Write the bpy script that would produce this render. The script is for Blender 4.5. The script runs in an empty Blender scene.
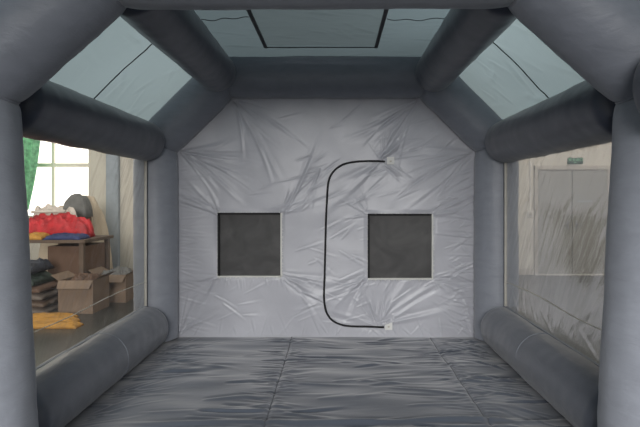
import bpy, bmesh, math, random
import numpy as np
from mathutils import Vector, noise
random.seed(7)
S = bpy.context.scene
COL = S.collection
PI = math.pi

# ------------------------------------------------------------------ dimensions
CX, CZ = 0.10, 1.58           # camera position (y = 0)
F = 500.0                     # focal length in pixels
YF, YR, YW = 2.75, 5.60, 5.68 # front arch, rear arch, back wall
R = 0.235                     # arch tube radius
def PX(px, Y): return (px - 335) / F * Y + CX
def PZ(py, Y): return CZ - (py - 198) / F * Y

# ------------------------------------------------------------------ materials
def newmat(name):
    m = bpy.data.materials.new(name); m.use_nodes = True
    nt = m.node_tree
    for n in list(nt.nodes): nt.nodes.remove(n)
    out = nt.nodes.new('ShaderNodeOutputMaterial')
    return m, nt, out
def N(nt, t, **kw):
    n = nt.nodes.new(t)
    for k, v in kw.items():
        if k in n.inputs: n.inputs[k].default_value = v
        else: setattr(n, k, v)
    return n
def ramp(nt, p0, c0, p1, c1):
    r = nt.nodes.new('ShaderNodeValToRGB')
    r.color_ramp.elements[0].position = p0; r.color_ramp.elements[0].color = c0
    r.color_ramp.elements[1].position = p1; r.color_ramp.elements[1].color = c1
    return r
def c4(c, k=1.0): return (c[0]*k, c[1]*k, c[2]*k, 1)
def fabric(name, col, rough=.5, var=.12, scale=(6, 6, 6), bump=.25, bdist=.004, sheen=.3, spec=.4, transl=0, tcol=None):
    """woven nylon: soft colour mottling, stretched soft wrinkles and a fine weave"""
    m, nt, out = newmat(name)
    tc = N(nt, 'ShaderNodeTexCoord')
    mp = N(nt, 'ShaderNodeMapping'); mp.inputs['Scale'].default_value = scale
    nt.links.new(tc.outputs['Object'], mp.inputs['Vector'])
    n1 = N(nt, 'ShaderNodeTexNoise', Scale=1.0, Detail=5.0, Roughness=.6, Distortion=.4)
    nt.links.new(mp.outputs[0], n1.inputs['Vector'])
    r = ramp(nt, .3, c4(col, 1-var), .7, c4(col, 1+var))
    nt.links.new(n1.outputs['Fac'], r.inputs[0])
    n2 = N(nt, 'ShaderNodeTexNoise', Scale=260.0, Detail=2.0)
    nt.links.new(tc.outputs['Object'], n2.inputs['Vector'])
    b1 = N(nt, 'ShaderNodeBump', Strength=bump, Distance=bdist*4)
    nt.links.new(n1.outputs['Fac'], b1.inputs['Height'])
    b2 = N(nt, 'ShaderNodeBump', Strength=.12, Distance=.0015)
    nt.links.new(n2.outputs['Fac'], b2.inputs['Height']); nt.links.new(b1.outputs[0], b2.inputs['Normal'])
    p = N(nt, 'ShaderNodeBsdfPrincipled', Roughness=rough)
    p.inputs['Specular IOR Level'].default_value = spec
    p.inputs['Sheen Weight'].default_value = sheen; p.inputs['Sheen Roughness'].default_value = .45
    nt.links.new(r.outputs[0], p.inputs['Base Color']); nt.links.new(b2.outputs[0], p.inputs['Normal'])
    if transl:
        t = N(nt, 'ShaderNodeBsdfTranslucent'); t.inputs['Color'].default_value = c4(tcol)
        nt.links.new(b2.outputs[0], t.inputs['Normal'])
        mx = N(nt, 'ShaderNodeMixShader', Fac=transl) if False else nt.nodes.new('ShaderNodeMixShader')
        mx.inputs[0].default_value = transl
        nt.links.new(p.outputs[0], mx.inputs[1]); nt.links.new(t.outputs[0], mx.inputs[2])
        nt.links.new(mx.outputs[0], out.inputs[0])
    else:
        nt.links.new(p.outputs[0], out.inputs[0])
    return m
def plain(name, col, rough=.6, var=.08, sc=8.0, metal=0.0, bump=.1):
    m, nt, out = newmat(name)
    tc = N(nt, 'ShaderNodeTexCoord')
    n1 = N(nt, 'ShaderNodeTexNoise', Scale=sc, Detail=4.0)
    nt.links.new(tc.outputs['Object'], n1.inputs['Vector'])
    r = ramp(nt, .3, c4(col, 1-var), .7, c4(col, 1+var))
    nt.links.new(n1.outputs['Fac'], r.inputs[0])
    b = N(nt, 'ShaderNodeBump', Strength=bump, Distance=.01)
    nt.links.new(n1.outputs['Fac'], b.inputs['Height'])
    p = N(nt, 'ShaderNodeBsdfPrincipled', Roughness=rough, Metallic=metal)
    nt.links.new(r.outputs[0], p.inputs['Base Color']); nt.links.new(b.outputs[0], p.inputs['Normal'])
    nt.links.new(p.outputs[0], out.inputs[0])
    return m
def emis(name, col, st):
    m, nt, out = newmat(name)
    e = N(nt, 'ShaderNodeEmission', Strength=st); e.inputs['Color'].default_value = c4(col)
    nt.links.new(e.outputs[0], out.inputs[0]); return m
def clear_vinyl(name, sg):
    m, nt, out = newmat(name)
    tc = N(nt, 'ShaderNodeTexCoord')
    mr = N(nt, 'ShaderNodeMapping'); mr.inputs['Rotation'].default_value = (-sg*math.radians(33), 0, 0)
    mp = N(nt, 'ShaderNodeMapping'); mp.inputs['Scale'].default_value = (1, 8, 1.0)
    nt.links.new(tc.outputs['Object'], mr.inputs['Vector']); nt.links.new(mr.outputs[0], mp.inputs['Vector'])
    n1 = N(nt, 'ShaderNodeTexNoise', Scale=1.6, Detail=5.0, Roughness=.6, Distortion=.8)
    nt.links.new(mp.outputs[0], n1.inputs['Vector'])
    b = N(nt, 'ShaderNodeBump', Strength=.22, Distance=.03)
    nt.links.new(n1.outputs['Fac'], b.inputs['Height'])
    tr = N(nt, 'ShaderNodeBsdfTransparent'); tr.inputs['Color'].default_value = (.74, .72, .68, 1)
    gl = N(nt, 'ShaderNodeBsdfGlossy', Roughness=.12); gl.inputs['Color'].default_value = (.9, .9, .9, 1)
    nt.links.new(b.outputs[0], gl.inputs['Normal'])
    df = N(nt, 'ShaderNodeBsdfDiffuse'); df.inputs['Color'].default_value = (.62, .58, .52, 1)
    nt.links.new(b.outputs[0], df.inputs['Normal'])
    fr = N(nt, 'ShaderNodeFresnel', IOR=1.38); nt.links.new(b.outputs[0], fr.inputs['Normal'])
    mul = N(nt, 'ShaderNodeMath', operation='MULTIPLY'); mul.inputs[1].default_value = .55
    nt.links.new(fr.outputs[0], mul.inputs[0])
    m1 = nt.nodes.new('ShaderNodeMixShader')
    nt.links.new(mul.outputs[0], m1.inputs[0]); nt.links.new(tr.outputs[0], m1.inputs[1]); nt.links.new(gl.outputs[0], m1.inputs[2])
    r = ramp(nt, .36, (.03, .03, .03, 1), .64 if sg < 0 else .66, (.34, .34, .34, 1) if sg < 0 else (.24, .24, .24, 1))  # milky streaks; the stronger west ones paint glare into the sheet
    nl = N(nt, 'ShaderNodeTexNoise', Scale=1.3, Detail=1.0)
    nt.links.new(tc.outputs['Object'], nl.inputs['Vector'])
    mm = N(nt, 'ShaderNodeMath', operation='MULTIPLY'); nt.links.new(n1.outputs['Fac'], mm.inputs[0]); nt.links.new(nl.outputs['Fac'], mm.inputs[1])
    m3 = N(nt, 'ShaderNodeMath', operation='MULTIPLY'); nt.links.new(mm.outputs[0], m3.inputs[0]); m3.inputs[1].default_value = 1.6
    nt.links.new(m3.outputs[0], r.inputs[0])
    m2 = nt.nodes.new('ShaderNodeMixShader')
    nt.links.new(r.outputs[0], m2.inputs[0]); nt.links.new(m1.outputs[0], m2.inputs[1]); nt.links.new(df.outputs[0], m2.inputs[2])
    nt.links.new(m2.outputs[0], out.inputs[0])
    return m

M = {}
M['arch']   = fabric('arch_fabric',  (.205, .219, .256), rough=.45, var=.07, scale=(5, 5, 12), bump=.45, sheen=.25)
M['leg']    = fabric('arch_fabric_lit',  (.275, .292, .335), rough=.45, var=.07, scale=(5, 5, 12), bump=.45, sheen=.25)  # same fabric as the arch, lightened: brighter light on the legs painted in
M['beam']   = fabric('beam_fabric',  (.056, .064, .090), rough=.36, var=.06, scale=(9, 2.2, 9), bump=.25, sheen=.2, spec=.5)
M['fbeam']  = fabric('floor_beam_fabric',  (.092, .104, .132), rough=.34, var=.06, scale=(12, 3, 12), bump=.3, sheen=.25, spec=.5)
M['wall']   = fabric('wall_fabric',  (.40, .405, .445), rough=.36, var=.05, scale=(3, 3, 3), bump=.2, sheen=.3, spec=.45)
M['floor']  = fabric('floor_fabric', (.076, .089, .116), rough=.32, var=.12, scale=(1.5, 5, 5), bump=.25, bdist=.005, sheen=.4, spec=.55)
M['roof']   = fabric('roof_fabric',  (.24, .28, .30), rough=.55, var=.06, scale=(3, 3, 3), bump=.3, sheen=.1, spec=.3, transl=.62, tcol=(.28, .33, .34))
M['roof_mid_dim'] = fabric('skylight_fabric_dim', (.24, .28, .30), rough=.5, var=.1, scale=(3, 9, 3), bump=.5, sheen=.1, spec=.3, transl=.6, tcol=(.10, .12, .125))  # translucent colour lowered: weaker light at the roof centre painted in
M['seam']   = plain('seam_tape', (.045, .05, .055), .6)
M['roof_dim'] = fabric('roof_fabric_dim',  (.20, .23, .25), rough=.55, var=.1, scale=(3, 3, 3), bump=.3, sheen=.1, spec=.3, transl=.55, tcol=(.13, .16, .17))  # darker copy of the roof fabric, painting in the dimmer centre
M['seam_lt'] = plain('seam_stitch', (.22, .235, .27), .6)
M['fseam'] = plain('floor_stitch', (.10, .105, .12), .6)
M['zip']    = plain('black_zip', (.004, .004, .005), .75)
M['patch']  = plain('white_patch', (.62, .62, .60), .6)
M['fray']   = plain('frayed_white', (.60, .60, .57), .8)
M['vinyl-1']  = clear_vinyl('clear_vinyl_west', -1); M['vinyl1'] = clear_vinyl('clear_vinyl_east', 1)
M['vband']  = plain('vinyl_band', (.50, .48, .44), .5)
def meshmat():
    m, nt, out = newmat('dark_net')
    tc = N(nt, 'ShaderNodeTexCoord')
    v = N(nt, 'ShaderNodeTexNoise', Scale=3.2, Detail=3.0, Distortion=1.0)
    nt.links.new(tc.outputs['Object'], v.inputs['Vector'])
    w = N(nt, 'ShaderNodeTexWave', Scale=90.0, Distortion=.4); w.bands_direction = 'Z'
    nt.links.new(tc.outputs['Object'], w.inputs['Vector'])
    w2 = N(nt, 'ShaderNodeTexWave', Scale=90.0, Distortion=.4); w2.bands_direction = 'X'
    nt.links.new(tc.outputs['Object'], w2.inputs['Vector'])
    r = ramp(nt, .3, (.055, .054, .055, 1), .7, (.10, .098, .098, 1)); nt.links.new(v.outputs['Fac'], r.inputs[0])
    a = N(nt, 'ShaderNodeMath', operation='ADD'); nt.links.new(w.outputs['Fac'], a.inputs[0]); nt.links.new(w2.outputs['Fac'], a.inputs[1])
    b = N(nt, 'ShaderNodeBump', Strength=.3, Distance=.002); nt.links.new(a.outputs[0], b.inputs['Height'])
    p = N(nt, 'ShaderNodeBsdfPrincipled', Roughness=.75)
    nt.links.new(r.outputs[0], p.inputs['Base Color']); nt.links.new(b.outputs[0], p.inputs['Normal'])
    nt.links.new(p.outputs[0], out.inputs[0]); return m
M['net'] = meshmat()
M['hallwall'] = plain('hall_plaster', (.56, .53, .47), .8, .04, 2)
M['hallfloor'] = plain('hall_floor_paint', (.055, .058, .054), .3, .15, 1.5)
M['pil'] = plain('grey_blue_paint', (.30, .34, .38), .6)
M['door'] = plain('door_paint', (.27, .265, .24), .45, .05, 2)
M['dframe'] = plain('door_frame_paint', (.42, .39, .34), .5)
M['metal'] = plain('brushed_metal', (.45, .45, .45), .35, .05, 20, .9)
M['green'] = emis('sign_green', (.008, .055, .018), 1.0)
M['glyph'] = emis('sign_glyph', (.42, .85, .5), 1.2)
M['white'] = plain('white_plastic', (.62, .60, .56), .5)
M['pane'] = emis('bright_pane', (1, .97, .9), 4.0)
M['winframe'] = plain('window_frame_paint', (.75, .70, .62), .6)
M['card'] = plain('cardboard', (.14, .082, .055), .85, .12, 5)
M['card2'] = plain('cardboard_pale', (.22, .155, .11), .85, .12, 5)
M['red'] = plain('red_cloth', (.50, .028, .035), .6, .35, 9)
M['yellow'] = plain('yellow_cloth', (.50, .25, .045), .7, .2, 6)
M['blue'] = plain('blue_cloth', (.03, .045, .13), .7, .3, 8)
M['teal'] = plain('dark_green_tarp', (.035, .055, .045), .6, .4, 8)
M['slate'] = plain('dark_slate_tarp', (.035, .04, .055), .6, .4, 8)
M['tan'] = plain('grey_tan_panel', (.16, .13, .11), .7, .2, 8)
M['greycloth'] = plain('grey_bag_cloth', (.15, .15, .145), .8, .2, 8)
M['sheet'] = plain('cream_sheet', (.62, .52, .40), .8, .1, 4)
M['greennet'] = plain('green_netting', (.20, .50, .28), .8, .4, 14)
M['wood'] = plain('worn_wood', (.13, .09, .065), .7, .2, 6)
M['pole'] = plain('pale_pole', (.62, .56, .50), .5)

# ------------------------------------------------------------------ object helpers
def mesh_obj(name, verts, faces, m, parent=None, smooth=True):
    me = bpy.data.meshes.new(name)
    me.from_pydata([tuple(v) for v in verts], [], faces); me.update()
    me.materials.append(m)
    if smooth:
        for p in me.polygons: p.use_smooth = True
    o = bpy.data.objects.new(name, me); COL.objects.link(o)
    if parent: o.parent = parent; o.matrix_parent_inverse = parent.matrix_basis.inverted()
    return o
def bm_obj(name, bm, m, parent=None, smooth=False):
    me = bpy.data.meshes.new(name); bmesh.ops.recalc_face_normals(bm, faces=bm.faces)
    bm.to_mesh(me); bm.free(); me.materials.append(m)
    if smooth:
        for p in me.polygons: p.use_smooth = True
    o = bpy.data.objects.new(name, me); COL.objects.link(o)
    if parent: o.parent = parent; o.matrix_parent_inverse = parent.matrix_basis.inverted()
    return o
def empty(name, loc):
    o = bpy.data.objects.new(name, None); o.location = loc; o.empty_display_size = .1; COL.objects.link(o); return o
def tag(o, label=None, cat=None, group=None, kind=None):
    if label: o['label'] = label
    if cat: o['category'] = cat
    if group: o['group'] = group
    if kind: o['kind'] = kind
    return o
def add_box(bm, x0, x1, y0, y1, z0, z1, bev=0.0):
    r = bmesh.ops.create_cube(bm, size=1)
    vs = r['verts']
    for v in vs:
        v.co = Vector(((x0+x1)/2+v.co.x*(x1-x0), (y0+y1)/2+v.co.y*(y1-y0), (z0+z1)/2+v.co.z*(z1-z0)))
    if bev > 0:
        es = list({e for v in vs for e in v.link_edges})
        bmesh.ops.bevel(bm, geom=es, offset=bev, segments=2, affect='EDGES', clamp_overlap=True)
def box(name, x0, x1, y0, y1, z0, z1, m, parent=None, bev=.004):
    bm = bmesh.new(); add_box(bm, x0, x1, y0, y1, z0, z1, bev); return bm_obj(name, bm, m, parent)

def frames(a, b):
    d = (b-a).normalized(); up = Vector((0, 1, 0)) if abs(d.y) < .9 else Vector((0, 0, 1))
    u = d.cross(up).normalized(); v = u.cross(d).normalized()
    return d, u, v
def tube_data(a, b, r, n0=None, n1=None, seg=72, rings=70, pinch0=.0, pinch1=.0, cap0=0, cap1=0, seed=0, pk=.012, bulge=.0):
    """inflated tube a->b. n0/n1: mitre plane normals; pinch: radius loss at the sewn end; cap: dome length"""
    a = Vector(a); b = Vector(b); d, u, v = frames(a, b); L = (b-a).length
    rnd = random.Random(seed); ph = [rnd.random()*6.28 for _ in range(8)]
    fr = [rnd.choice((7, 9, 11, 13)), rnd.choice((15, 17, 19, 22)), rnd.choice((27, 31, 34))]
    vs, fs = [], []
    ts = [0.5-0.5*math.cos(PI*i/rings) for i in range(rings+1)]
    for t in ts:
        s = t*L; d0, d1 = s, L-s
        k = 1.0
        if cap0 and d0 < cap0: q = 1-d0/cap0; k *= math.sqrt(max(0, 1-q**2.6))
        if cap1 and d1 < cap1: q = 1-d1/cap1; k *= math.sqrt(max(0, 1-q**2.6))
        k *= 1-pinch0*math.exp(-d0/.035)-pinch1*math.exp(-d1/.035)
        k *= 1+bulge*math.sin(PI*t)
        k = max(k, .0005)
        for j in range(seg):
            th = 2*PI*j/seg
            e0, e1 = math.exp(-d0/.16), math.exp(-d1/.16)
            puck = sum(math.sin(f*th+ph[i]+s*3) for i, f in enumerate(fr))/3
            puck2 = sum(math.sin(f*th+ph[i+3]-s*3) for i, f in enumerate(fr))/3
            rr = r*k*(1+pk*(e0*puck+e1*puck2))
            off = u*math.cos(th)+v*math.sin(th)
            p = a+d*s+off*rr
            rr += pk*.35*k*max(0, 1-3.2*abs(noise.noise(Vector((s*(9 if pk > .007 else 2.2)+seed, math.cos(th)*1.1, math.sin(th)*1.1)))))*(.4+noise.noise(p*2.3))
            rr += .006*k*(noise.noise(Vector((p.x*3+seed, p.y*3, p.z*3))))+.0022*k*noise.noise(Vector((p.x*11, p.y*11+seed, p.z*11)))
            p = a+d*s+off*rr
            # shear both ends onto the mitre planes
            if n0 is not None:
                w = max(0, 1-s/(L*.5)); h = off.dot(n0)*rr/max(1e-6, d.dot(n0)); p -= d*h*w
            if n1 is not None:
                w = max(0, 1-d1/(L*.5)); h = off.dot(n1)*rr/max(1e-6, d.dot(n1)); p -= d*h*w
            vs.append(p)
    for i in range(rings):
        for j in range(seg):
            fs.append((i*seg+j, i*seg+(j+1) % seg, (i+1)*seg+(j+1) % seg, (i+1)*seg+j))
    if cap0: fs.append(tuple(range(seg)))
    if cap1: fs.append(tuple(reversed(range(rings*seg, (rings+1)*seg))))
    return vs, fs
def ring_curve(name, pts, rad, m, parent=None, cyclic=False, flat=None):
    """thin welt following the points, as a mesh"""
    n = len(pts); seg = 8; vs, fs = [], []
    for i, p in enumerate(pts):
        p = Vector(p)
        q0 = Vector(pts[(i-1) % n] if (cyclic or i > 0) else pts[i]); q1 = Vector(pts[(i+1) % n] if (cyclic or i < n-1) else pts[i])
        d = (q1-q0).normalized()
        up = Vector((0, 1, 0)) if abs(d.y) < .9 else Vector((0, 0, 1))
        u = d.cross(up).normalized(); v = u.cross(d).normalized()
        for j in range(seg):
            th = 2*PI*j/seg
            vs.append(p+u*math.cos(th)*rad+v*math.sin(th)*(flat or rad))
    k = n if cyclic else n-1
    for i in range(k):
        for j in range(seg):
            a, b = i*seg, ((i+1) % n)*seg
            fs.append((a+j, a+(j+1) % seg, b+(j+1) % seg, b+j))
    if not cyclic:
        fs.append(tuple(range(seg))); fs.append(tuple(reversed(range((n-1)*seg, n*seg))))
    return mesh_obj(name, vs, fs, m, parent)

# ------------------------------------------------------------------ creased cloth sheets
class Field:
    """height field over a (u, v) rectangle, with creases as narrow ridges"""
    gain = 1.0
    def __init__(s, u0, u1, v0, v1, step):
        s.u = np.linspace(u0, u1, int((u1-u0)/step)+1); s.v = np.linspace(v0, v1, int((v1-v0)/step)+1)
        s.h = np.zeros((len(s.v), len(s.u))); s.U, s.V = np.meshgrid(s.u, s.v)
    def crease(s, u, v, ang, L, w, a, bend=0.0):
        m = L+3*w
        i0, i1 = np.searchsorted(s.u, (u-m, u+m)); j0, j1 = np.searchsorted(s.v, (v-m, v+m))
        if i1 <= i0 or j1 <= j0: return
        U = s.U[j0:j1, i0:i1]-u; V = s.V[j0:j1, i0:i1]-v
        c, n = math.cos(ang), math.sin(ang)
        x = U*c+V*n; y = -U*n+V*c
        y = y-bend*x*x
        t = np.clip(x/L, 0, 1); win = np.sin(np.pi*np.sqrt(t))**1.0
        win = np.where((x > 0) & (x < L), win, 0)
        ww = w*(.55+.9*t)
        z = y/ww
        s.h[j0:j1, i0:i1] += a*s.gain*win*(np.exp(-z*z)-.55*np.exp(-(z-1.7)**2))
    def noise(s, fu, fv, amp, seed=0):
        for j in range(len(s.v)):
            for i in range(len(s.u)):
                s.h[j, i] += amp*noise.noise(Vector((s.u[i]*fu+seed, s.v[j]*fv, seed*1.7)))
    def fan(s, u, v, a0, a1, n, L0, L1, w=.010, a=.006):
        for k in range(n):
            s.crease(u+random.uniform(-.03, .03), v+random.uniform(-.03, .03), random.uniform(a0, a1), random.uniform(L0, L1),
                     w*random.uniform(.6, 1.5), a*random.uniform(.4, 1.2)*random.choice((1, 1, -1)), random.uniform(-.25, .25))
    def build(s, name, fn, m, parent=None, skip=None):
        nv, nu = s.h.shape
        vs = [fn(s.u[i], s.v[j], s.h[j, i]) for j in range(nv) for i in range(nu)]
        fs = []
        for j in range(nv-1):
            for i in range(nu-1):
                if skip and skip((s.u[i]+s.u[i+1])/2, (s.v[j]+s.v[j+1])/2): continue
                fs.append((j*nu+i, j*nu+i+1, (j+1)*nu+i+1, (j+1)*nu+i))
        o = mesh_obj(name, vs, fs, m, parent)
        if skip:
            bm = bmesh.new(); bm.from_mesh(o.data)
            bmesh.ops.delete(bm, geom=[v for v in bm.verts if not v.link_faces], context='VERTS')
            bm.to_mesh(o.data); bm.free()
        return o

# ================================================================== the tent: arches
def arch(name, Y, X1, X1b, Z1, X2, Z2, seed, label):
    """X1b foot half width, (X1, Z1) eave corner, (X2, Z2) roof corner (tube axes)"""
    root = empty(name, (0, Y, 0)); tag(root, label, 'inflatable arch', 'inflatable arches of the tent')
    pts = {}
    for sx in (-1, 1):
        foot = Vector((sx*X1b, Y, .0)); e = Vector((sx*X1, Y, Z1)); r_ = Vector((sx*X2, Y, Z2)); r2 = Vector((-sx*X2, Y, Z2))
        d0 = (e-foot).normalized(); d1 = (r_-e).normalized(); d2 = (r2-r_).normalized()
        nA = (d0+d1).normalized(); nB = (d1+d2).normalized()
        vs, fs = tube_data(foot, e, R, None, nA, pinch1=.07, cap0=.02, seed=seed+sx, pk=.016, bulge=.012)
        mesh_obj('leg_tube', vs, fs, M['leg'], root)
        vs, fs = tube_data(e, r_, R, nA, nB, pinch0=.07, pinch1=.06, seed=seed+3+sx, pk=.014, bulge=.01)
        mesh_obj('rafter_tube', vs, fs, M['arch'], root)
        for c, n in ((e, nA), (r_, nB)):            # sewn welt round each mitre
            dd, u, v = frames(Vector((0, 0, 0)), n)
            loop = []
            k = 1/math.cos(math.acos(min(1, n.dot(d1))))
            vy = Vector((0, 1, 0)); ux = n.cross(vy).normalized()
            for j in range(96):
                th = 2*PI*j/96
                loop.append(c+vy*math.cos(th)*R*.945+ux*math.sin(th)*R*.945*k)
            ring_curve('seam_welt', loop, .007, M['arch'], root, True)
    nB = None
    a = Vector((-X2, Y, Z2)); b = Vector((X2, Y, Z2))
    d1 = (a-Vector((-X1, Y, Z1))).normalized(); n0 = (d1+Vector((1, 0, 0))).normalized(); n1 = Vector((n0.x, 0, -n0.z))
    vs, fs = tube_data(a, b, R, n0, n1, pinch0=.06, pinch1=.06, seed=seed+9, pk=.01, bulge=.01, rings=90)
    mesh_obj('crossbar_tube', vs, fs, M['arch'], root)
    return root
arch('inflatable_arch', YR, 1.905, 1.90, 2.192, 1.151, 2.935, 20, 'grey inflatable arch standing at the far end against the wrinkled back wall')
arch('inflatable_arch', YF, 1.905, 1.795, 2.205, 1.165, 2.870, 40, 'nearest grey inflatable arch whose two legs frame both edges of the view')

# ------------------------------------------------------------------ beams
def beam(x, z, r, y0, y1, m, seed, label, group, seams=(4.25,)):
    root = empty('inflatable_beam', (x, (y0+y1)/2, z)); tag(root, label, 'inflatable beam', group)
    vs, fs = tube_data((x, y0, z), (x, y1, z), r, cap0=.13, cap1=.13, seed=seed, pk=.006, rings=110)
    mesh_obj('tube', vs, fs, m, root)
    for s in seams:
        loop = [(x+math.cos(t)*r*1.004, s, z+math.sin(t)*r*1.004) for t in [2*PI*j/96 for j in range(96)]]
        ring_curve('seam_ring', loop, .0038, m if m is not M['fbeam'] else M['seam_lt'], root, True)
    return root
g1 = 'inflatable beams joining the two arches'
y0b, y1b = YF+R-.012, YR-R+.012
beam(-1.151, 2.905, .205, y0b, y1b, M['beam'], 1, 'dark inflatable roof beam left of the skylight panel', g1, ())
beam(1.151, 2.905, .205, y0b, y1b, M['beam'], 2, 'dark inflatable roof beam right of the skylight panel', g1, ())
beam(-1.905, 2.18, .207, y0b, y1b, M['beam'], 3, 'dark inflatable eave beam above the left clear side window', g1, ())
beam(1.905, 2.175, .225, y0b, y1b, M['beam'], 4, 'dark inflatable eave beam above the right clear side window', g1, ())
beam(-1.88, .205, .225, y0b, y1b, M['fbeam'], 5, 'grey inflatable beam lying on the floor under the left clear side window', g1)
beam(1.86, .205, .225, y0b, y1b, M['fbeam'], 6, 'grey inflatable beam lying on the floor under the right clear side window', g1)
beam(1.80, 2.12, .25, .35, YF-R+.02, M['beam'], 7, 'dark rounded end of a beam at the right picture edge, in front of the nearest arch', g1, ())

# ------------------------------------------------------------------ back wall
def octo(u, v):   # inside the arch outline (tube axes)?
    return abs(u) < 2.0 and v < 3.0 and abs(u)+v < 4.19
WINS = [(-1.230, -.515, .694, 1.410), (.475, 1.202, .668, 1.398)]
random.seed(11)
W = Field(-2.0, 2.0, 0.0, 3.0, .0095)
# snap a grid line onto every window edge
for (a, b, c, d) in WINS:
    for arr, val in ((W.u, a), (W.u, b), (W.v, c), (W.v, d)): arr[np.argmin(abs(arr-val))] = val
W.U, W.V = np.meshgrid(W.u, W.v)
W.gain = 1.15
W.noise(1.3, 1.3, .030, 3); W.noise(4, 4, .006, 9)
D = math.radians
for (u, v, a0, a1) in ((-1.65, 2.1, -50, 10), (1.65, 2.1, 170, 230), (-1.03, 2.68, -70, -20), (1.03, 2.68, 200, 250), (.6, 2.0, 20, 60), (.6, 2.0, 200, 240),
                       (.6, .13, 110, 170), (.6, .13, 10, 70), (-.5, .7, -50, -10), (-1.2, .7, 190, 240), (1.2, .67, -50, 0), (-1.2, 1.4, 130, 180), (-.5, 1.4, 10, 60), (1.2, 1.4, 0, 50), (.45, .7, 190, 240)):
    W.fan(u, v, D(a0), D(a1), 6, .4, 1.1, .028, .009)
for (a, b, c, d) in WINS:
    W.fan(a, d, D(100), D(190), 7, .12, .45); W.fan(b, d, D(-10), D(75), 9, .12, .5)
    W.fan(a, c, D(170), D(260), 9, .12, .45); W.fan(b, c, D(-75), D(10), 9, .12, .5)
    for k in range(16):
        u = random.uniform(a, b); W.crease(u, c-.01, random.uniform(D(-130), D(-60)), random.uniform(.06, .2), .008, .003)
W.fan(-1.65, 2.10, D(-50), D(15), 20, .3, 1.1, .013, .007)
W.fan(1.65, 2.10, D(165), D(232), 20, .3, 1.1, .013, .007)
W.fan(-1.03, 2.68, D(-75), D(-18), 16, .3, 1.2, .014, .007)
W.fan(1.03, 2.68, D(196), D(256), 18, .3, 1.2, .014, .007)
W.fan(.62, 2.0, D(-60), D(230), 15, .15, .55, .010, .007)
W.fan(.60, .13, D(5), D(175), 24, .12, .50, .010, .006)
W.fan(-.02, .4, D(150), D(210), 10, .15, .5); W.fan(-.05, 1.9, D(170), D(260), 12, .2, .6)
W.fan(-1.66, .05, D(20), D(85), 12, .2, .6, .012, .008); W.fan(1.66, .05, D(95), D(165), 12, .2, .6, .012, .008)
for k in range(46):
    v = random.uniform(.1, 2.1)
    W.crease(-1.68, v, random.uniform(D(-30), D(22)), random.uniform(.12, .5), .010, .005*random.uniform(.4, 1.2))
    v = random.uniform(.1, 2.1)
    W.crease(1.68, v, random.uniform(D(155), D(212)), random.uniform(.15, .55), .010, .006*random.uniform(.4, 1.2))
for k in range(40):
    W.crease(random.uniform(-1.7, 1.7), 0.02, random.uniform(D(40), D(140)), random.uniform(.08, .35), .010, .005*random.uniform(.4, 1.2))
for k in range(70):      # diagonal drag folds beside and between the net windows
    u = random.uniform(-.5, .45) if k % 2 else random.uniform(1.2, 1.6)
    W.crease(u, random.uniform(.2, 1.9), random.uniform(D(10), D(50))*random.choice((1, 1, -1)), random.uniform(.12, .45), .011, .005*random.uniform(.4, 1.2))
for k in range(40):
    W.crease(random.uniform(-1.5, 1.3), random.uniform(1.45, 2.5), random.uniform(D(5), D(45)), random.uniform(.15, .5), .012, .005*random.uniform(.3, 1.1)*random.choice((1, -1)))
for k in range(30):
    W.crease(random.uniform(-1.6, 1.3), random.uniform(.15, .65), random.uniform(D(-40), D(40)), random.uniform(.12, .4), .011, .005*random.uniform(.4, 1.1))
# stay flat at window edges
for (a, b, c, d) in WINS:
    du = np.maximum(np.maximum(a-W.U, W.U-b), 0); dv = np.maximum(np.maximum(c-W.V, W.V-d), 0)
    W.h *= .15+.85*np.clip(np.hypot(du, dv)/.05, 0, 1)
EDGE = np.clip((1.9-abs(W.U))/.15, 0, 1); W.h *= .4+.6*EDGE
def inwin(u, v): return any(a < u < b and c < v < d for a, b, c, d in WINS)
wall = W.build('wall_back', lambda u, v, h: (u, YW-h, v), M['wall'], skip=lambda u, v: inwin(u, v) or not octo(u, v))
tag(wall, 'wrinkled silver grey fabric back wall of the tent between the legs of the far arch', 'wall', kind='structure')

def net_window(n, a, b, c, d, seed, label):
    root = empty('window_%d' % n, ((a+b)/2, YW, c)); tag(root, label, 'mesh window', kind='structure')
    f = Field(a, b, c, d, .02); random.seed(seed)
    f.noise(2, 5, .012, seed)
    for k in range(14): f.crease(random.uniform(a, b-.2), random.uniform(c, d), random.uniform(D(-10), D(50)), random.uniform(.2, .5), .02, .004)
    f.h *= np.clip(np.minimum(np.minimum(f.U-a, b-f.U), np.minimum(f.V-c, d-f.V))/.08, 0, 1)
    f.build('mesh_screen', lambda u, v, h: (u, YW+.035-h, v), M['net'], root)
    bm = bmesh.new(); e = .018                              # black hook tape seen along the left and top
    add_box(bm, a-.004, a+e, YW-.006, YW+.034, c, d); add_box(bm, a, b, YW-.006, YW+.034, d-e, d+.004)
    bm_obj('black_edge_tape', bm, M['zip'], root)
    bm = bmesh.new(); rr = random.Random(seed)             # frayed white cut edge along the right and bottom
    add_box(bm, b-.004, b+.012, YW-.008, YW+.034, c-.010, d); add_box(bm, a, b, YW-.008, YW+.034, c-.014, c+.002)
    for k in range(70):
        t = rr.random(); l = rr.uniform(.006, .02)
        z = c+(d-c)*t; add_box(bm, b+.008, b+.010+l, YW-.010, YW-.007, z-.0015, z+.0015)
        x = a+(b-a)*t; add_box(bm, x-.0015, x+.0015, YW-.010, YW-.007, c-.013-l, c-.012)
        if k % 2: add_box(bm, x-.0015, x+.0015, YW-.010, YW-.007, d+.002, d+.004+l*.6); 
        if k % 2: add_box(bm, a-.004-l*.6, a-.002, YW-.010, YW-.007, z-.0015, z+.0015)
    bm_obj('frayed_edge', bm, M['fray'], root)
    return root
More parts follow.
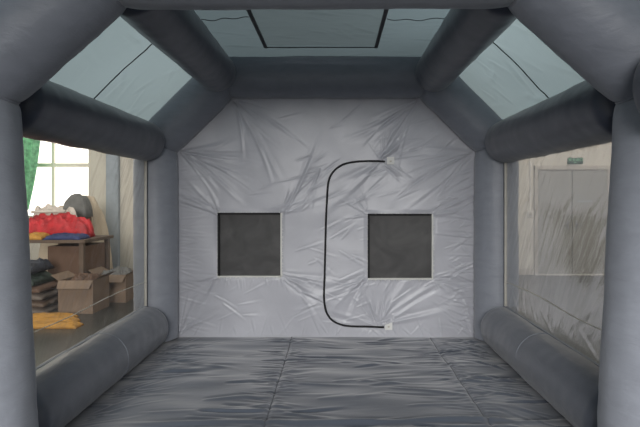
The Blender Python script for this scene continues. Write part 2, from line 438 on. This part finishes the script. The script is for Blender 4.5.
net_window(3, *WINS[0], 5, 'square dark mesh window in the back wall, left of the black zipper')
net_window(4, *WINS[1], 6, 'square dark mesh window in the back wall, enclosed by the black C-shaped zipper')

# ------------------------------------------------------------------ the C-shaped zipper
def wallh(x, z):
    i = int(np.argmin(abs(W.u-x))); j = int(np.argmin(abs(W.v-z))); return W.h[j, i]
zp = [(385, 161.5), (372, 161), (358, 161.5), (348, 163), (340, 166), (334, 171), (330, 177), (328, 185), (327, 200), (326, 220), (325.5, 240), (325, 260),
      (324.5, 280), (324, 296), (325, 306), (327, 313), (331, 319), (337, 323), (345, 325.5), (356, 326.5), (370, 326.5), (384, 327)]
ctrl = [Vector((PX(x, YW), 0, PZ(y, YW))) for x, y in zp]
path = []
for i in range(len(ctrl)-1):
    p0 = ctrl[max(i-1, 0)]; p1 = ctrl[i]; p2 = ctrl[i+1]; p3 = ctrl[min(i+2, len(ctrl)-1)]
    for t in [k/8 for k in range(8)]:
        path.append(.5*((2*p1)+(-p0+p2)*t+(2*p0-5*p1+4*p2-p3)*t*t+(-p0+3*p1-3*p2+p3)*t**3))
path.append(ctrl[-1])
zr = empty('door_zipper', (path[88].x, YW-.02, 0.1))
tag(zr, 'black C-shaped zipper running down the back wall around the right mesh window', 'zipper')
pp = [(p.x, YW-wallh(p.x, p.z)-.008, p.z) for p in path]
for _ in range(3): pp = [pp[0]]+[tuple((pp[i-1][k]+2*pp[i][k]+pp[i+1][k])/4 for k in range(3)) for i in range(1, len(pp)-1)]+[pp[-1]]
ring_curve('zipper_tape', pp, .0115, M['zip'], zr, flat=.008)
for (px, py, rot) in ((390.5, 161, 0), (388.5, 326, 0)):
    x, z = PX(px, YW), PZ(py, YW); y = YW-wallh(x, z)-.014
    bm = bmesh.new(); add_box(bm, x-.042, x+.042, y-.003, y+.003, z-.04, z+.045, .002)
    o = bm_obj('end_patch', bm, M['patch'], zr)
    bm = bmesh.new(); add_box(bm, x-.012, x+.012, y-.008, y-.002, z-.014, z+.004, .003)
    bm_obj('slider', bm, M['dframe'], o)

# ------------------------------------------------------------------ tent floor
random.seed(23)
Fl = Field(-2.0, 2.0, 1.2, 5.72, .013)
Fl.noise(1.2, 2.2, .016, 5); Fl.gain = 1.1; Fl.noise(2.0, 5, .016, 8)
SEAMS = (-.39, 1.18)
for k in range(170):
    u = random.uniform(-1.9, 1.7); v = random.uniform(1.4, 5.6)
    Fl.crease(u, v, random.uniform(D(-16), D(16)), random.uniform(.25, 1.0), random.uniform(.014, .036), random.uniform(.003, .010)*random.choice((1, 1, -1)), random.uniform(-.2, .2))
for sx in SEAMS:
    for k in range(130):
        v = 1.3+k*.034
        Fl.crease(sx, v, random.uniform(D(-22), D(22)), random.uniform(.10, .35), .012, .005*random.uniform(.3, 1))
        Fl.crease(sx, v, random.uniform(D(158), D(202)), random.uniform(.10, .35), .012, .005*random.uniform(.3, 1))
    Fl.h -= .010*np.exp(-((Fl.U-sx)/.016)**2)
for k in range(60):     # drag folds off the side beams
    Fl.crease(-1.68, random.uniform(1.4, 5.5), random.uniform(D(10), D(55)), random.uniform(.2, .7), .014, .008*random.uniform(.3, 1))
    Fl.crease(1.68, random.uniform(1.4, 5.5), random.uniform(D(125), D(170)), random.uniform(.2, .7), .014, .008*random.uniform(.3, 1))
for v0, a in ((3.52, .022), (3.40, .016)):   # raised fold lying across the near floor
    Fl.h += a*np.exp(-((Fl.V-v0-.03*np.sin(Fl.U*1.7))/.03)**2)*np.clip((1.5-abs(Fl.U-.05))/.4, 0, 1)
Fl.h *= np.clip((5.70-Fl.V)/.12, 0, 1)*.85+.15
fl = Fl.build('floor', lambda u, v, h: (u, v, h), M['floor'])
tag(fl, 'crinkled dark blue grey fabric tent floor with two long seams', 'floor', kind='structure')
for sx in SEAMS:
    i = int(np.argmin(abs(Fl.u-sx)))
    pts = [(sx, Fl.v[j], Fl.h[j, i]+.0005) for j in range(0, len(Fl.v)-2, 3)]
    ring_curve('floor_seam', pts, .0045, M['fseam'], fl, flat=.002)

# ------------------------------------------------------------------ roof
ceil = empty('ceiling', (0, (YF+YR)/2, 3.1)); tag(ceil, 'thin grey fabric tent roof with daylight glowing through its sloping panels', 'ceiling', kind='structure')
random.seed(31)
o_ = .19
zt = 2.935+o_
def slope(sx):
    A = Vector((sx*1.905, 0, 2.192)); B = Vector((sx*1.151, 0, 2.935)); n = Vector((sx, 0, 1)).normalized()
    A = A+n*o_; B = B+n*o_; d = (B-A); Lr = d.length; d.normalize()
    A = A-d*.12; Lr += .18
    f = Field(0, Lr, -1.6, YR, .02); f.noise(1.6, 1.6, .03, sx+4); 
    for k in range(60):
        f.crease(random.uniform(0, Lr), random.uniform(YF-1, YR), random.uniform(0, 6.28), random.uniform(.2, .7), .03, .008*random.uniform(.3, 1))
    f.build('roof_panel', lambda u, v, h: tuple(A+d*u+n*(h)+Vector((0, v, 0))), M['roof'], ceil)
    i = 0
    pts = [tuple(A+d*(Lr*t)+Vector((0, 4.24+.012*math.sin(9*t), 0))-n*(.004-f.h[int(np.argmin(abs(f.v-4.24))), int(t*(len(f.u)-1))])) for t in [k/30 for k in range(31)]]
    ring_curve('roof_seam', pts, .005, M['seam'], ceil)
slope(-1); slope(1)
f = Field(-1.25, 1.25, -1.6, YR, .02); f.noise(1.6, 1.6, .02, 2)
for k in range(60):
    f.crease(random.uniform(-1.2, 1.0), random.uniform(YF, YR), random.uniform(-.5, .5), random.uniform(.2, .6), .02, .006*random.uniform(.3, 1))
SK = (-.60, .515, 3.3, 5.06)
for val in SK[:2]: f.u[np.argmin(abs(f.u-val))] = val
for val in SK[2:]: f.v[np.argmin(abs(f.v-val))] = val
f.U, f.V = np.meshgrid(f.u, f.v)
insk = lambda u, v: SK[0] < u < SK[1] and SK[2] < v < SK[3]
f.build('roof_panel', lambda u, v, h: (u, v, zt+h), M['roof_dim'], ceil, skip=insk)
g = Field(SK[0], SK[1], SK[2], SK[3], .02); g.noise(1.6, 1.6, .02, 2)
for k in range(60):
    g.crease(random.uniform(SK[0], SK[1]-.1), random.uniform(SK[2], SK[3]), random.uniform(.2, 1.1), random.uniform(.2, .5), .018, .006*random.uniform(.3, 1))
g.build('skylight_panel', lambda u, v, h: (u, v, zt-.006+h), M['roof_mid_dim'], ceil)
for x in SK[:2]:
    bm = bmesh.new(); add_box(bm, x-.018, x+.018, SK[2], SK[3]+.01, zt-.028, zt-.020, .003); bm_obj('dark_strap', bm, M['seam'], ceil)
bm = bmesh.new(); add_box(bm, SK[0], SK[1], SK[3]-.012, SK[3]+.010, zt-.024, zt-.018, .002); bm_obj('skylight_seam', bm, M['seam'], ceil)
for xa, xb in ((-1.2, SK[0]-.03), (SK[1]+.03, 1.2)):
    pts = [(xa+(xb-xa)*k/20, 4.28+.02*math.sin(k*.9)+.03*math.sin(k*.25), zt-.012) for k in range(21)]
    ring_curve('roof_seam', pts, .0035, M['seam'], ceil)

# ------------------------------------------------------------------ clear side windows
def side_window(n, sx, seed, label):
    X = sx*1.92; root = empty('window_%d' % n, (X, (YF+YR)/2, .43)); tag(root, label, 'clear window', kind='structure')
    random.seed(seed)
    y0, y1, z0, z1 = YF+.1, YR-.262, .42, 2.04
    f = Field(y0, y1, z0, z1, .02); f.noise(1.5, 1.5, .012, seed)
    for k in range(34):
        f.crease(random.uniform(y0, y1-.3), random.uniform(z0, z1), random.uniform(D(25), D(65)) if sx < 0 else random.uniform(D(115), D(150)), random.uniform(.3, .9), .03, .006*random.uniform(.3, 1))
    for k in range(14):
        f.crease(random.uniform(y0, y1), z0, random.uniform(D(30), D(120)), random.uniform(.15, .5), .014, .008)
    E = np.clip(np.minimum(np.minimum(f.U-y0, y1-f.U), np.minimum(f.V-z0, z1-f.V))/.06, 0, 1); f.h *= E
    f.build('clear_panel', lambda u, v, h: (X-sx*h, u, v), M['vinyl%d' % sx], root)
    # edge binding, bottom strip and the welded seam across the sheet
    bm = bmesh.new(); add_box(bm, X-.014, X+.014, y1-.012, y1+.002, z0, z1, .003); bm_obj('edge_binding', bm, M['vband'], root)
    bm = bmesh.new(); add_box(bm, X-.016, X+.004, y1+.004, y1+.012, z0, z1, .002); add_box(bm, X+.004, X+.016, y1+.004, y1+.012, z0, z1, .002); bm_obj('zipper_edge', bm, M['seam'], root)
    bm = bmesh.new(); add_box(bm, X-.016, X+.016, y0, y1, z0-.012, z0+.010, .003); bm_obj('bottom_binding', bm, M['seam_lt'], root)
    j = int(np.argmin(abs(f.v-.69)))
    pts = [(X-sx*(f.h[j, i]+.004), f.u[i], .69+.012*math.sin(f.u[i]*3)) for i in range(0, len(f.u), 2)]
    ring_curve('welded_seam', pts, .005, M['vband'], root, flat=.003)
side_window(1, -1, 3, 'clear wrinkled plastic side window on the left, showing the workshop with red cloth')
side_window(2, 1, 4, 'clear wrinkled plastic side window on the right, showing the grey double door')

# ================================================================== the hall outside
HY = 10.5
box_ = box('floor_hall', -14, 14, -8, HY, -.08, -.03, M['hallfloor'], None, 0)
tag(box_, 'dark grey painted workshop floor outside the tent', 'floor', kind='structure')
WX0, WX1, WZ0, WZ1 = -8.6, PX(89, HY), 1.15, 3.9
bm = bmesh.new()
add_box(bm, -14, WX0, HY, HY+.2, -.03, 5); add_box(bm, WX1, 14, HY, HY+.2, -.03, 5)
add_box(bm, WX0, WX1, HY, HY+.2, -.03, WZ0); add_box(bm, WX0, WX1, HY, HY+.2, WZ1, 5)
tag(bm_obj('wall_far', bm, M['hallwall']), 'cream plaster workshop wall beyond the tent', 'wall', kind='structure')
w5 = empty('window_5', ((WX0+WX1)/2, HY, WZ0)); tag(w5, 'bright overexposed workshop window seen through the left plastic sheet', 'window', kind='structure')
box('pane', WX0, WX1, HY+.10, HY+.11, WZ0, WZ1, M['pane'], w5, 0)
bm = bmesh.new()
for px in (52, 89, 10, -30): x = PX(px, HY); add_box(bm, x-.03, x+.03, HY+.03, HY+.09, WZ0, WZ1)
for py in (165, ): z = PZ(py, HY); add_box(bm, WX0, WX1, HY+.02, HY+.09, z-.04, z+.04)
add_box(bm, WX0, WX1, HY-.02, HY+.09, WZ0, WZ0+.06)
bm_obj('window_frame', bm, M['winframe'], w5)
x = PX(114, HY)
tag(box('trim_1', x-.13, x+.13, HY-.10, HY, -.03, 4.5, M['pil'], None, .01), 'blue grey pilaster on the workshop wall right of the bright window', 'pilaster', kind='structure')
bm = bmesh.new(); add_box(bm, -14, PX(534, HY), HY-.02, HY, -.03, .10, .004); add_box(bm, PX(609, HY), 14, HY-.02, HY, -.03, .10, .004)
tag(bm_obj('baseboard_far', bm, M['dframe']), 'low skirting along the workshop wall beside the double door', 'baseboard', kind='structure')

# double door
x0, xm, x1 = PX(537, HY), PX(571, HY), PX(606, HY); zt_ = PZ(170, HY)
dr = empty('door_1', (xm, HY, -.03)); tag(dr, 'grey steel double door in the workshop wall under the green exit sign', 'door', kind='structure')
bm = bmesh.new()
add_box(bm, x0-.07, x0, HY-.06, HY, -.03, zt_+.08, .006); add_box(bm, x1, x1+.07, HY-.06, HY, -.03, zt_+.08, .006); add_box(bm, x0-.07, x1+.07, HY-.07, HY, zt_, zt_+.09, .006)
bm_obj('door_frame', bm, M['dframe'], dr)
for (a, b, hx) in ((x0, xm-.006, xm-.09), (xm+.006, x1, xm+.09)):
    l = box('door_leaf', a+.004, b-.002, HY-.045, HY-.005, .0, zt_-.01, M['door'], dr, .006)
    bm = bmesh.new(); add_box(bm, hx-.02, hx+.02, HY-.06, HY-.045, .92, 1.12, .004); add_box(bm, min(hx, hx+(.1 if hx > xm else -.1)), max(hx, hx+(.1 if hx > xm else -.1)), HY-.10, HY-.085, 1.03, 1.05, .004); add_box(bm, hx-.008, hx+.008, HY-.10, HY-.05, 1.03, 1.05)
    bm_obj('door_handle', bm, M['metal'], l)
    if hx > xm: box('nameplate', a+.10, a+.42, HY-.05, HY-.045, PZ(202, HY), PZ(200.5, HY), M['pil'], l, 0)
bm = bmesh.new(); add_box(bm, x0-.07, x1+.07, HY-.10, HY, -.03, -.005, .004)
bm_obj('threshold', bm, M['white'], dr)

# exit sign
sx0, sx1, sz0, sz1 = PX(567, HY), PX(582, HY), PZ(164, HY), PZ(157.8, HY)
es = empty('exit_sign', ((sx0+sx1)/2, HY, sz0)); tag(es, 'small green exit sign mounted above the grey double door', 'exit sign')
box('sign_housing', sx0, sx1, HY-.05, HY, sz0, sz1, M['green'], es, .006)
def text(body, size, x, y, z, m, parent, name='sign_lettering'):
    c = bpy.data.curves.new(name, 'FONT'); c.body = body; c.size = size; c.align_x = 'CENTER'; c.align_y = 'CENTER'; c.extrude = .002; c.space_character = 1.08
    o = bpy.data.objects.new(name, c); COL.objects.link(o); bpy.context.view_layer.update()
    me = bpy.data.meshes.new_from_object(o.evaluated_get(bpy.context.evaluated_depsgraph_get())); bpy.data.objects.remove(o)
    me.name = name; me.materials.clear(); me.materials.append(m)
    for v in me.vertices: v.co = Vector((x+v.co.x, y-v.co.z, z+v.co.y))
    o = bpy.data.objects.new(name, me); COL.objects.link(o); o.parent = parent; o.matrix_parent_inverse = parent.matrix_basis.inverted(); return o
text('安全出口', .074, (sx0+sx1)/2, HY-.052, sz0+.082, M['glyph'], es)
text('EXIT', .030, (sx0+sx1)/2, HY-.052, sz0+.025, M['glyph'], es)

# conduit and switch
cx = PX(530, HY)
tag(ring_curve('wall_conduit', [(cx, HY-.02, 4.5), (cx, HY-.02, 3.0), (cx, HY-.02, 1.30)], .015, M['white']), 'thin pale conduit running down the workshop wall left of the double door', 'conduit')
sw = empty('light_switch', (cx, HY, PZ(218, HY))); tag(sw, 'small white switch box at the foot of the conduit left of the double door', 'switch')
box('switch_box', cx-.06, cx+.06, HY-.035, HY, PZ(217, HY), PZ(211, HY), M['white'], sw, .006)
box('rocker', cx-.03, cx+.03, HY-.042, HY-.035, PZ(215.5, HY), PZ(212.5, HY), M['dframe'], sw, .003)

# ------------------------------------------------------------------ workshop clutter on the left
def lump(name, x0, x1, y0, y1, z0, z1, m, seed, label=None, cat=None, parent=None, rough=.35, freq=4, n=46, lean=0, group=None):
    """heap of cloth resting on z0: rounded footprint, folded surface"""
    rnd = random.Random(seed); vs, fs = [], []
    for j in range(n+1):
        for i in range(n+1):
            a, b = i/n*2-1, j/n*2-1
            e = max(0, 1-abs(a)**4)*max(0, 1-abs(b)**4)
            nz = noise.noise(Vector((a*freq*.5+seed, b*freq*.5, seed*.3)))+.5*noise.noise(Vector((a*freq*1.6, b*freq*1.2+seed, 3)))
            rdg = 1-abs(noise.noise(Vector((a*freq*.7+seed*2, b*freq*1.4, 7))))*2
            h = (e**.45)*(1+rough*nz+.25*rough*rdg+lean*a*.5)/(1+rough*.6+abs(lean)*.5)
            wob = .06*noise.noise(Vector((a*3, b*3, seed)))
            vs.append(((x0+x1)/2+(x1-x0)/2*(a+wob*(1-e)), (y0+y1)/2+(y1-y0)/2*(b+wob*(1-e)), z0+(z1-z0)*max(0, h)))
    for j in range(n):
        for i in range(n): fs.append((j*(n+1)+i, j*(n+1)+i+1, (j+1)*(n+1)+i+1, (j+1)*(n+1)+i))
    ring = [i for i in range(n+1)]+[j*(n+1)+n for j in range(1, n+1)]+[n*(n+1)+i for i in range(n-1, -1, -1)]+[j*(n+1) for j in range(n-1, 0, -1)]
    fs.append(tuple(reversed(ring)))
    o = mesh_obj(name, vs, fs, m, parent)
    if label: tag(o, label, cat, group)
    return o
HF = -.03
# work table
tY0, tY1 = 7.6, 8.6; tX0, tX1 = -5.7, PX(88, 7.7); tZ = PZ(240, 7.6)
tb = empty('work_table', ((tX0+tX1)/2, 8.1, HF)); tag(tb, 'worn wooden work table piled with red cloth beyond the left window', 'table')
box('table_top', tX0, tX1, tY0, tY1, tZ-.05, tZ, M['wood'], tb, .006)
for x in (tX0+.08, tX1-.08):
    for y in (tY0+.08, tY1-.08): box('leg', x-.035, x+.035, y-.035, y+.035, HF, tZ-.05, M['wood'], tb)
# on the table
lump('folded_cloth', PX(22, 7.75), PX(46, 7.75), 7.62, 8.0, tZ, tZ+.10, M['yellow'], 4, 'yellow folded cloth at the front left of the work table', 'cloth')
lump('folded_cloth', PX(47, 7.75), PX(84, 7.75), 7.62, 7.98, tZ, tZ+.09, M['blue'], 5, 'dark blue folded cloth on the work table below the red pile', 'cloth')
pile = lump('cloth_pile', PX(20, 8.1), PX(89, 8.1), 8.02, 8.34, tZ, tZ+.38, M['red'], 6, 'crumpled bright red cloth heaped on the work table', 'cloth', rough=.45, freq=6, n=70)
lump('crumpled_sheet', PX(22, 8.2), PX(70, 8.2), 8.37, 8.58, tZ, tZ+.52, M['pole'], 7, 'white crumpled sheet lying behind the red cloth pile', 'sheet', rough=.5)
def pole(a, b, r, m, label):
    a, b = Vector(a), Vector(b)
    tag(ring_curve('pole', [a, (a+b)/2, b], r, m), label, 'pole')
xa, xb = PX(30, 8.1), PX(64, 8.1)
pz = max(v.co.z for v in pile.data.vertices if xa-.02 < v.co.x < xb+.02 and 8.09 < v.co.y < 8.19)+.020
pole((xa, 8.14, pz), (xb, 8.14, pz), .022, M['pole'], 'pale pole lying across the red cloth pile')
# things standing behind the table
lump('covered_stack', PX(42, 9.3), PX(100, 9.3), 9.1, 9.9, HF, PZ(193, 9.3), M['sheet'], 8, 'tall cream covered stack standing in front of the bright window', 'stack', rough=.12, freq=3, lean=.15)
lump('storage_bag', PX(67, 8.9), PX(91, 8.9), 8.72, 8.98, PZ(216, 8.8)-.02, PZ(194, 8.85), M['greycloth'], 9, 'dark grey bag above the right end of the red cloth pile', 'bag', rough=.15, freq=3)
sup = box('storage_crate', PX(64, 8.9), PX(90, 8.9), 8.70, 8.97, HF, PZ(216, 8.8)-.02, M['card'], None, .01)
tag(sup, 'brown crate behind the work table under the grey bag', 'crate')
# green curtain hanging by the window
vs, fs = [], []
nI, nJ = 30, 30
for j in range(nJ+1):
    for i in range(nI+1):
        t = j/nJ; s = i/nI
        xr = 40-12*t**1.6
        vs.append((PX(5+(xr-5)*s, 9.9), 9.9+.05*math.sin(s*26+t*2), PZ(120+90*t, 9.9)))
for j in range(nJ):
    for i in range(nI): fs.append((j*(nI+1)+i, j*(nI+1)+i+1, (j+1)*(nI+1)+i+1, (j+1)*(nI+1)+i))
o = mesh_obj('hanging_netting', vs, fs, M['greennet']); tag(o, 'bright green netting hanging over the left of the bright window', 'netting')
# under and before the table
def carton(x0, x1, y0, y1, z0, z1, m, label, open_=True):
    root = empty('cardboard_box', ((x0+x1)/2, (y0+y1)/2, z0)); tag(root, label, 'box')
    bm = bmesh.new(); t = .012
    add_box(bm, x0, x1, y0, y0+t, z0, z1); add_box(bm, x0, x1, y1-t, y1, z0, z1); add_box(bm, x0, x0+t, y0+t, y1-t, z0, z1); add_box(bm, x1-t, x1, y0+t, y1-t, z0, z1)
    add_box(bm, x0+t, x1-t, y0+t, y1-t, z0, z0+t)
    bm_obj('box_body', bm, m, root)
    if open_:
        for sx, xx in ((-1, x0), (1, x1)):
            mesh_obj('flap', [(xx, y0, z1), (xx, y1, z1), (xx+sx*.12, y1-.02, z1+.07), (xx+sx*.12, y0+.02, z1+.07)], [(0, 1, 2, 3)], m, root, False)
        mesh_obj('flap', [(x0, y0, z1), (x1, y0, z1), (x1-.02, y0-.08, z1-.10), (x0+.02, y0-.08, z1-.10)], [(0, 1, 2, 3)], m, root, False)
    else:
        bm = bmesh.new(); add_box(bm, x0, x1, y0, y1, z1-.001, z1+.012); bm_obj('lid', bm, m, root)
    return root
carton(PX(47, 7.7), PX(84, 7.7), 7.72, 8.4, HF, tZ-.12, M['card'], 'large closed brown cardboard box stored under the work table', False)
carton(PX(64, 7.1), PX(98, 7.1), 6.95, 7.45, HF, PZ(280, 7.0), M['card2'], 'open tan cardboard box on the workshop floor in front of the table')
carton(PX(101, 7.9), PX(131, 7.9), 7.7, 8.2, HF, PZ(274, 7.8), M['card2'], 'open tan cardboard box next to the pilaster, farther right than the table')
lump('crumpled_cloth', PX(101, 7.9)+.03, PX(131, 7.9)-.03, 7.73, 8.17, PZ(281, 7.8), PZ(269, 7.8), M['greycloth'], 12, 'grey cloth bulging out of the tan box farther right than the table', 'cloth', rough=.5)
lump('crumpled_cloth', PX(64, 7.1)+.03, PX(98, 7.1)-.03, 6.98, 7.42, PZ(290, 7.0), PZ(275, 7.0), M['card'], 13, 'brown packing paper bulging out of the open box before the table', 'paper', rough=.6)
zz = HF
stack = [(.10, M['tan'], 'grey tan folded mat, lowest of the stack at the left of the table'), (.10, M['wood'], 'brown folded mat, second from the bottom of the left stack'),
         (.10, M['tan'], 'grey tan folded mat, third from the bottom of the left stack'), (.09, M['card'], 'brown folded mat, fourth from the bottom of the left stack'),
         (.17, M['teal'], 'dark green folded tarp lying on the brown mat stack'), (.17, M['slate'], 'dark slate folded tarp, topmost of the stack left of the cardboard boxes')]
for k, (h, m, lab) in enumerate(stack):
    lump('folded_tarp' if k > 3 else 'folded_mat', PX(6, 7.2)+.02*k, PX(58, 7.2)-.06*(k > 3)-.03*k, 6.9, 7.5, zz, zz+h, m, 20+k, lab, 'tarp' if k > 3 else 'mat', rough=.10 if k < 4 else .35, freq=3, group='folded stack left of the table')
    zz += h
for k in range(3):
    y = 6.25+k*.22
    lump('yellow_bundle', PX(22, y)+.03*k, PX(80, y)-.03*k, y-.10, y+.10, HF, HF+.07, M['yellow'], 30+k,
         ['yellow cloth bundle on the workshop floor, nearest to the tent', 'yellow cloth bundle on the workshop floor, middle of the three', 'yellow cloth bundle on the workshop floor, farthest from the tent'][k], 'cloth', rough=.22, freq=4, group='yellow bundles on the floor')

# ================================================================== light
def area(name, loc, target, sx, sy, power, col=(1, 1, 1)):
    l = bpy.data.lights.new(name, 'AREA'); l.shape = 'RECTANGLE'; l.size = sx; l.size_y = sy; l.energy = power; l.color = col
    o = bpy.data.objects.new(name, l); COL.objects.link(o); o.location = loc
    o.rotation_euler = (Vector(target)-Vector(loc)).to_track_quat('-Z', 'Y').to_euler(); return o
area('hall_daylight', (-.8, -14.0, 5.6), (0, 5.6, 2.6), 9, 7.5, 3500, (1, .985, .965))
area('hall_fill_left', (-5.5, 6.6, 4.6), (-4.2, 10, 1), 3, 1.5, 60, (1, .93, .82))  # added unseen fill, brightens the workshop on the left
area('hall_fill_right', (5.5, 6.6, 4.6), (5.2, 10.5, 1), 3, 1.5, 190, (1, .92, .82))  # added unseen fill, brightens the wall and door on the right
area('roof_fill_left', (-3.6, 4.0, 6.0), (-1.5, 4.3, 2.6), 2.2, 3, 190, (.93, 1, 1))  # added unseen fill, makes the left roof slope glow
area('roof_fill_patch', (1.25, 3.9, 4.3), (1.0, 4.1, 3.1), .6, .9, 16, (.93, 1, 1))  # small added fill, brightens the right side of the top panel
area('roof_fill_right', (3.8, 3.8, 6.0), (1.5, 4.3, 2.6), 2.2, 3, 160, (.93, 1, 1))  # added unseen fill, makes the right roof slope glow
wd = bpy.data.worlds.new('hall_air'); S.world = wd; wd.use_nodes = True
wn = wd.node_tree; bg = wn.nodes['Background']; bg.inputs[1].default_value = 1.0
wt = wn.nodes.new('ShaderNodeTexCoord'); wx = wn.nodes.new('ShaderNodeSeparateXYZ'); wn.links.new(wt.outputs['Generated'], wx.inputs[0])
wr = ramp(wn, .18, (.50, .50, .50, 1), .50, (.10, .105, .11, 1)); wn.links.new(wx.outputs['Z'], wr.inputs[0]); wn.links.new(wr.outputs[0], bg.inputs[0])

cam = bpy.data.cameras.new('camera'); co = bpy.data.objects.new('camera', cam); COL.objects.link(co)
co.location = (CX, 0, CZ); co.rotation_euler = (PI/2, 0, 0)
cam.sensor_width = 36; cam.lens = 36*F/640; cam.shift_x = -15/640; cam.shift_y = -15.5/640; cam.clip_start = .05
S.camera = co
S.view_settings.view_transform = 'Standard'; S.view_settings.look = 'None'; S.view_settings.exposure = 0
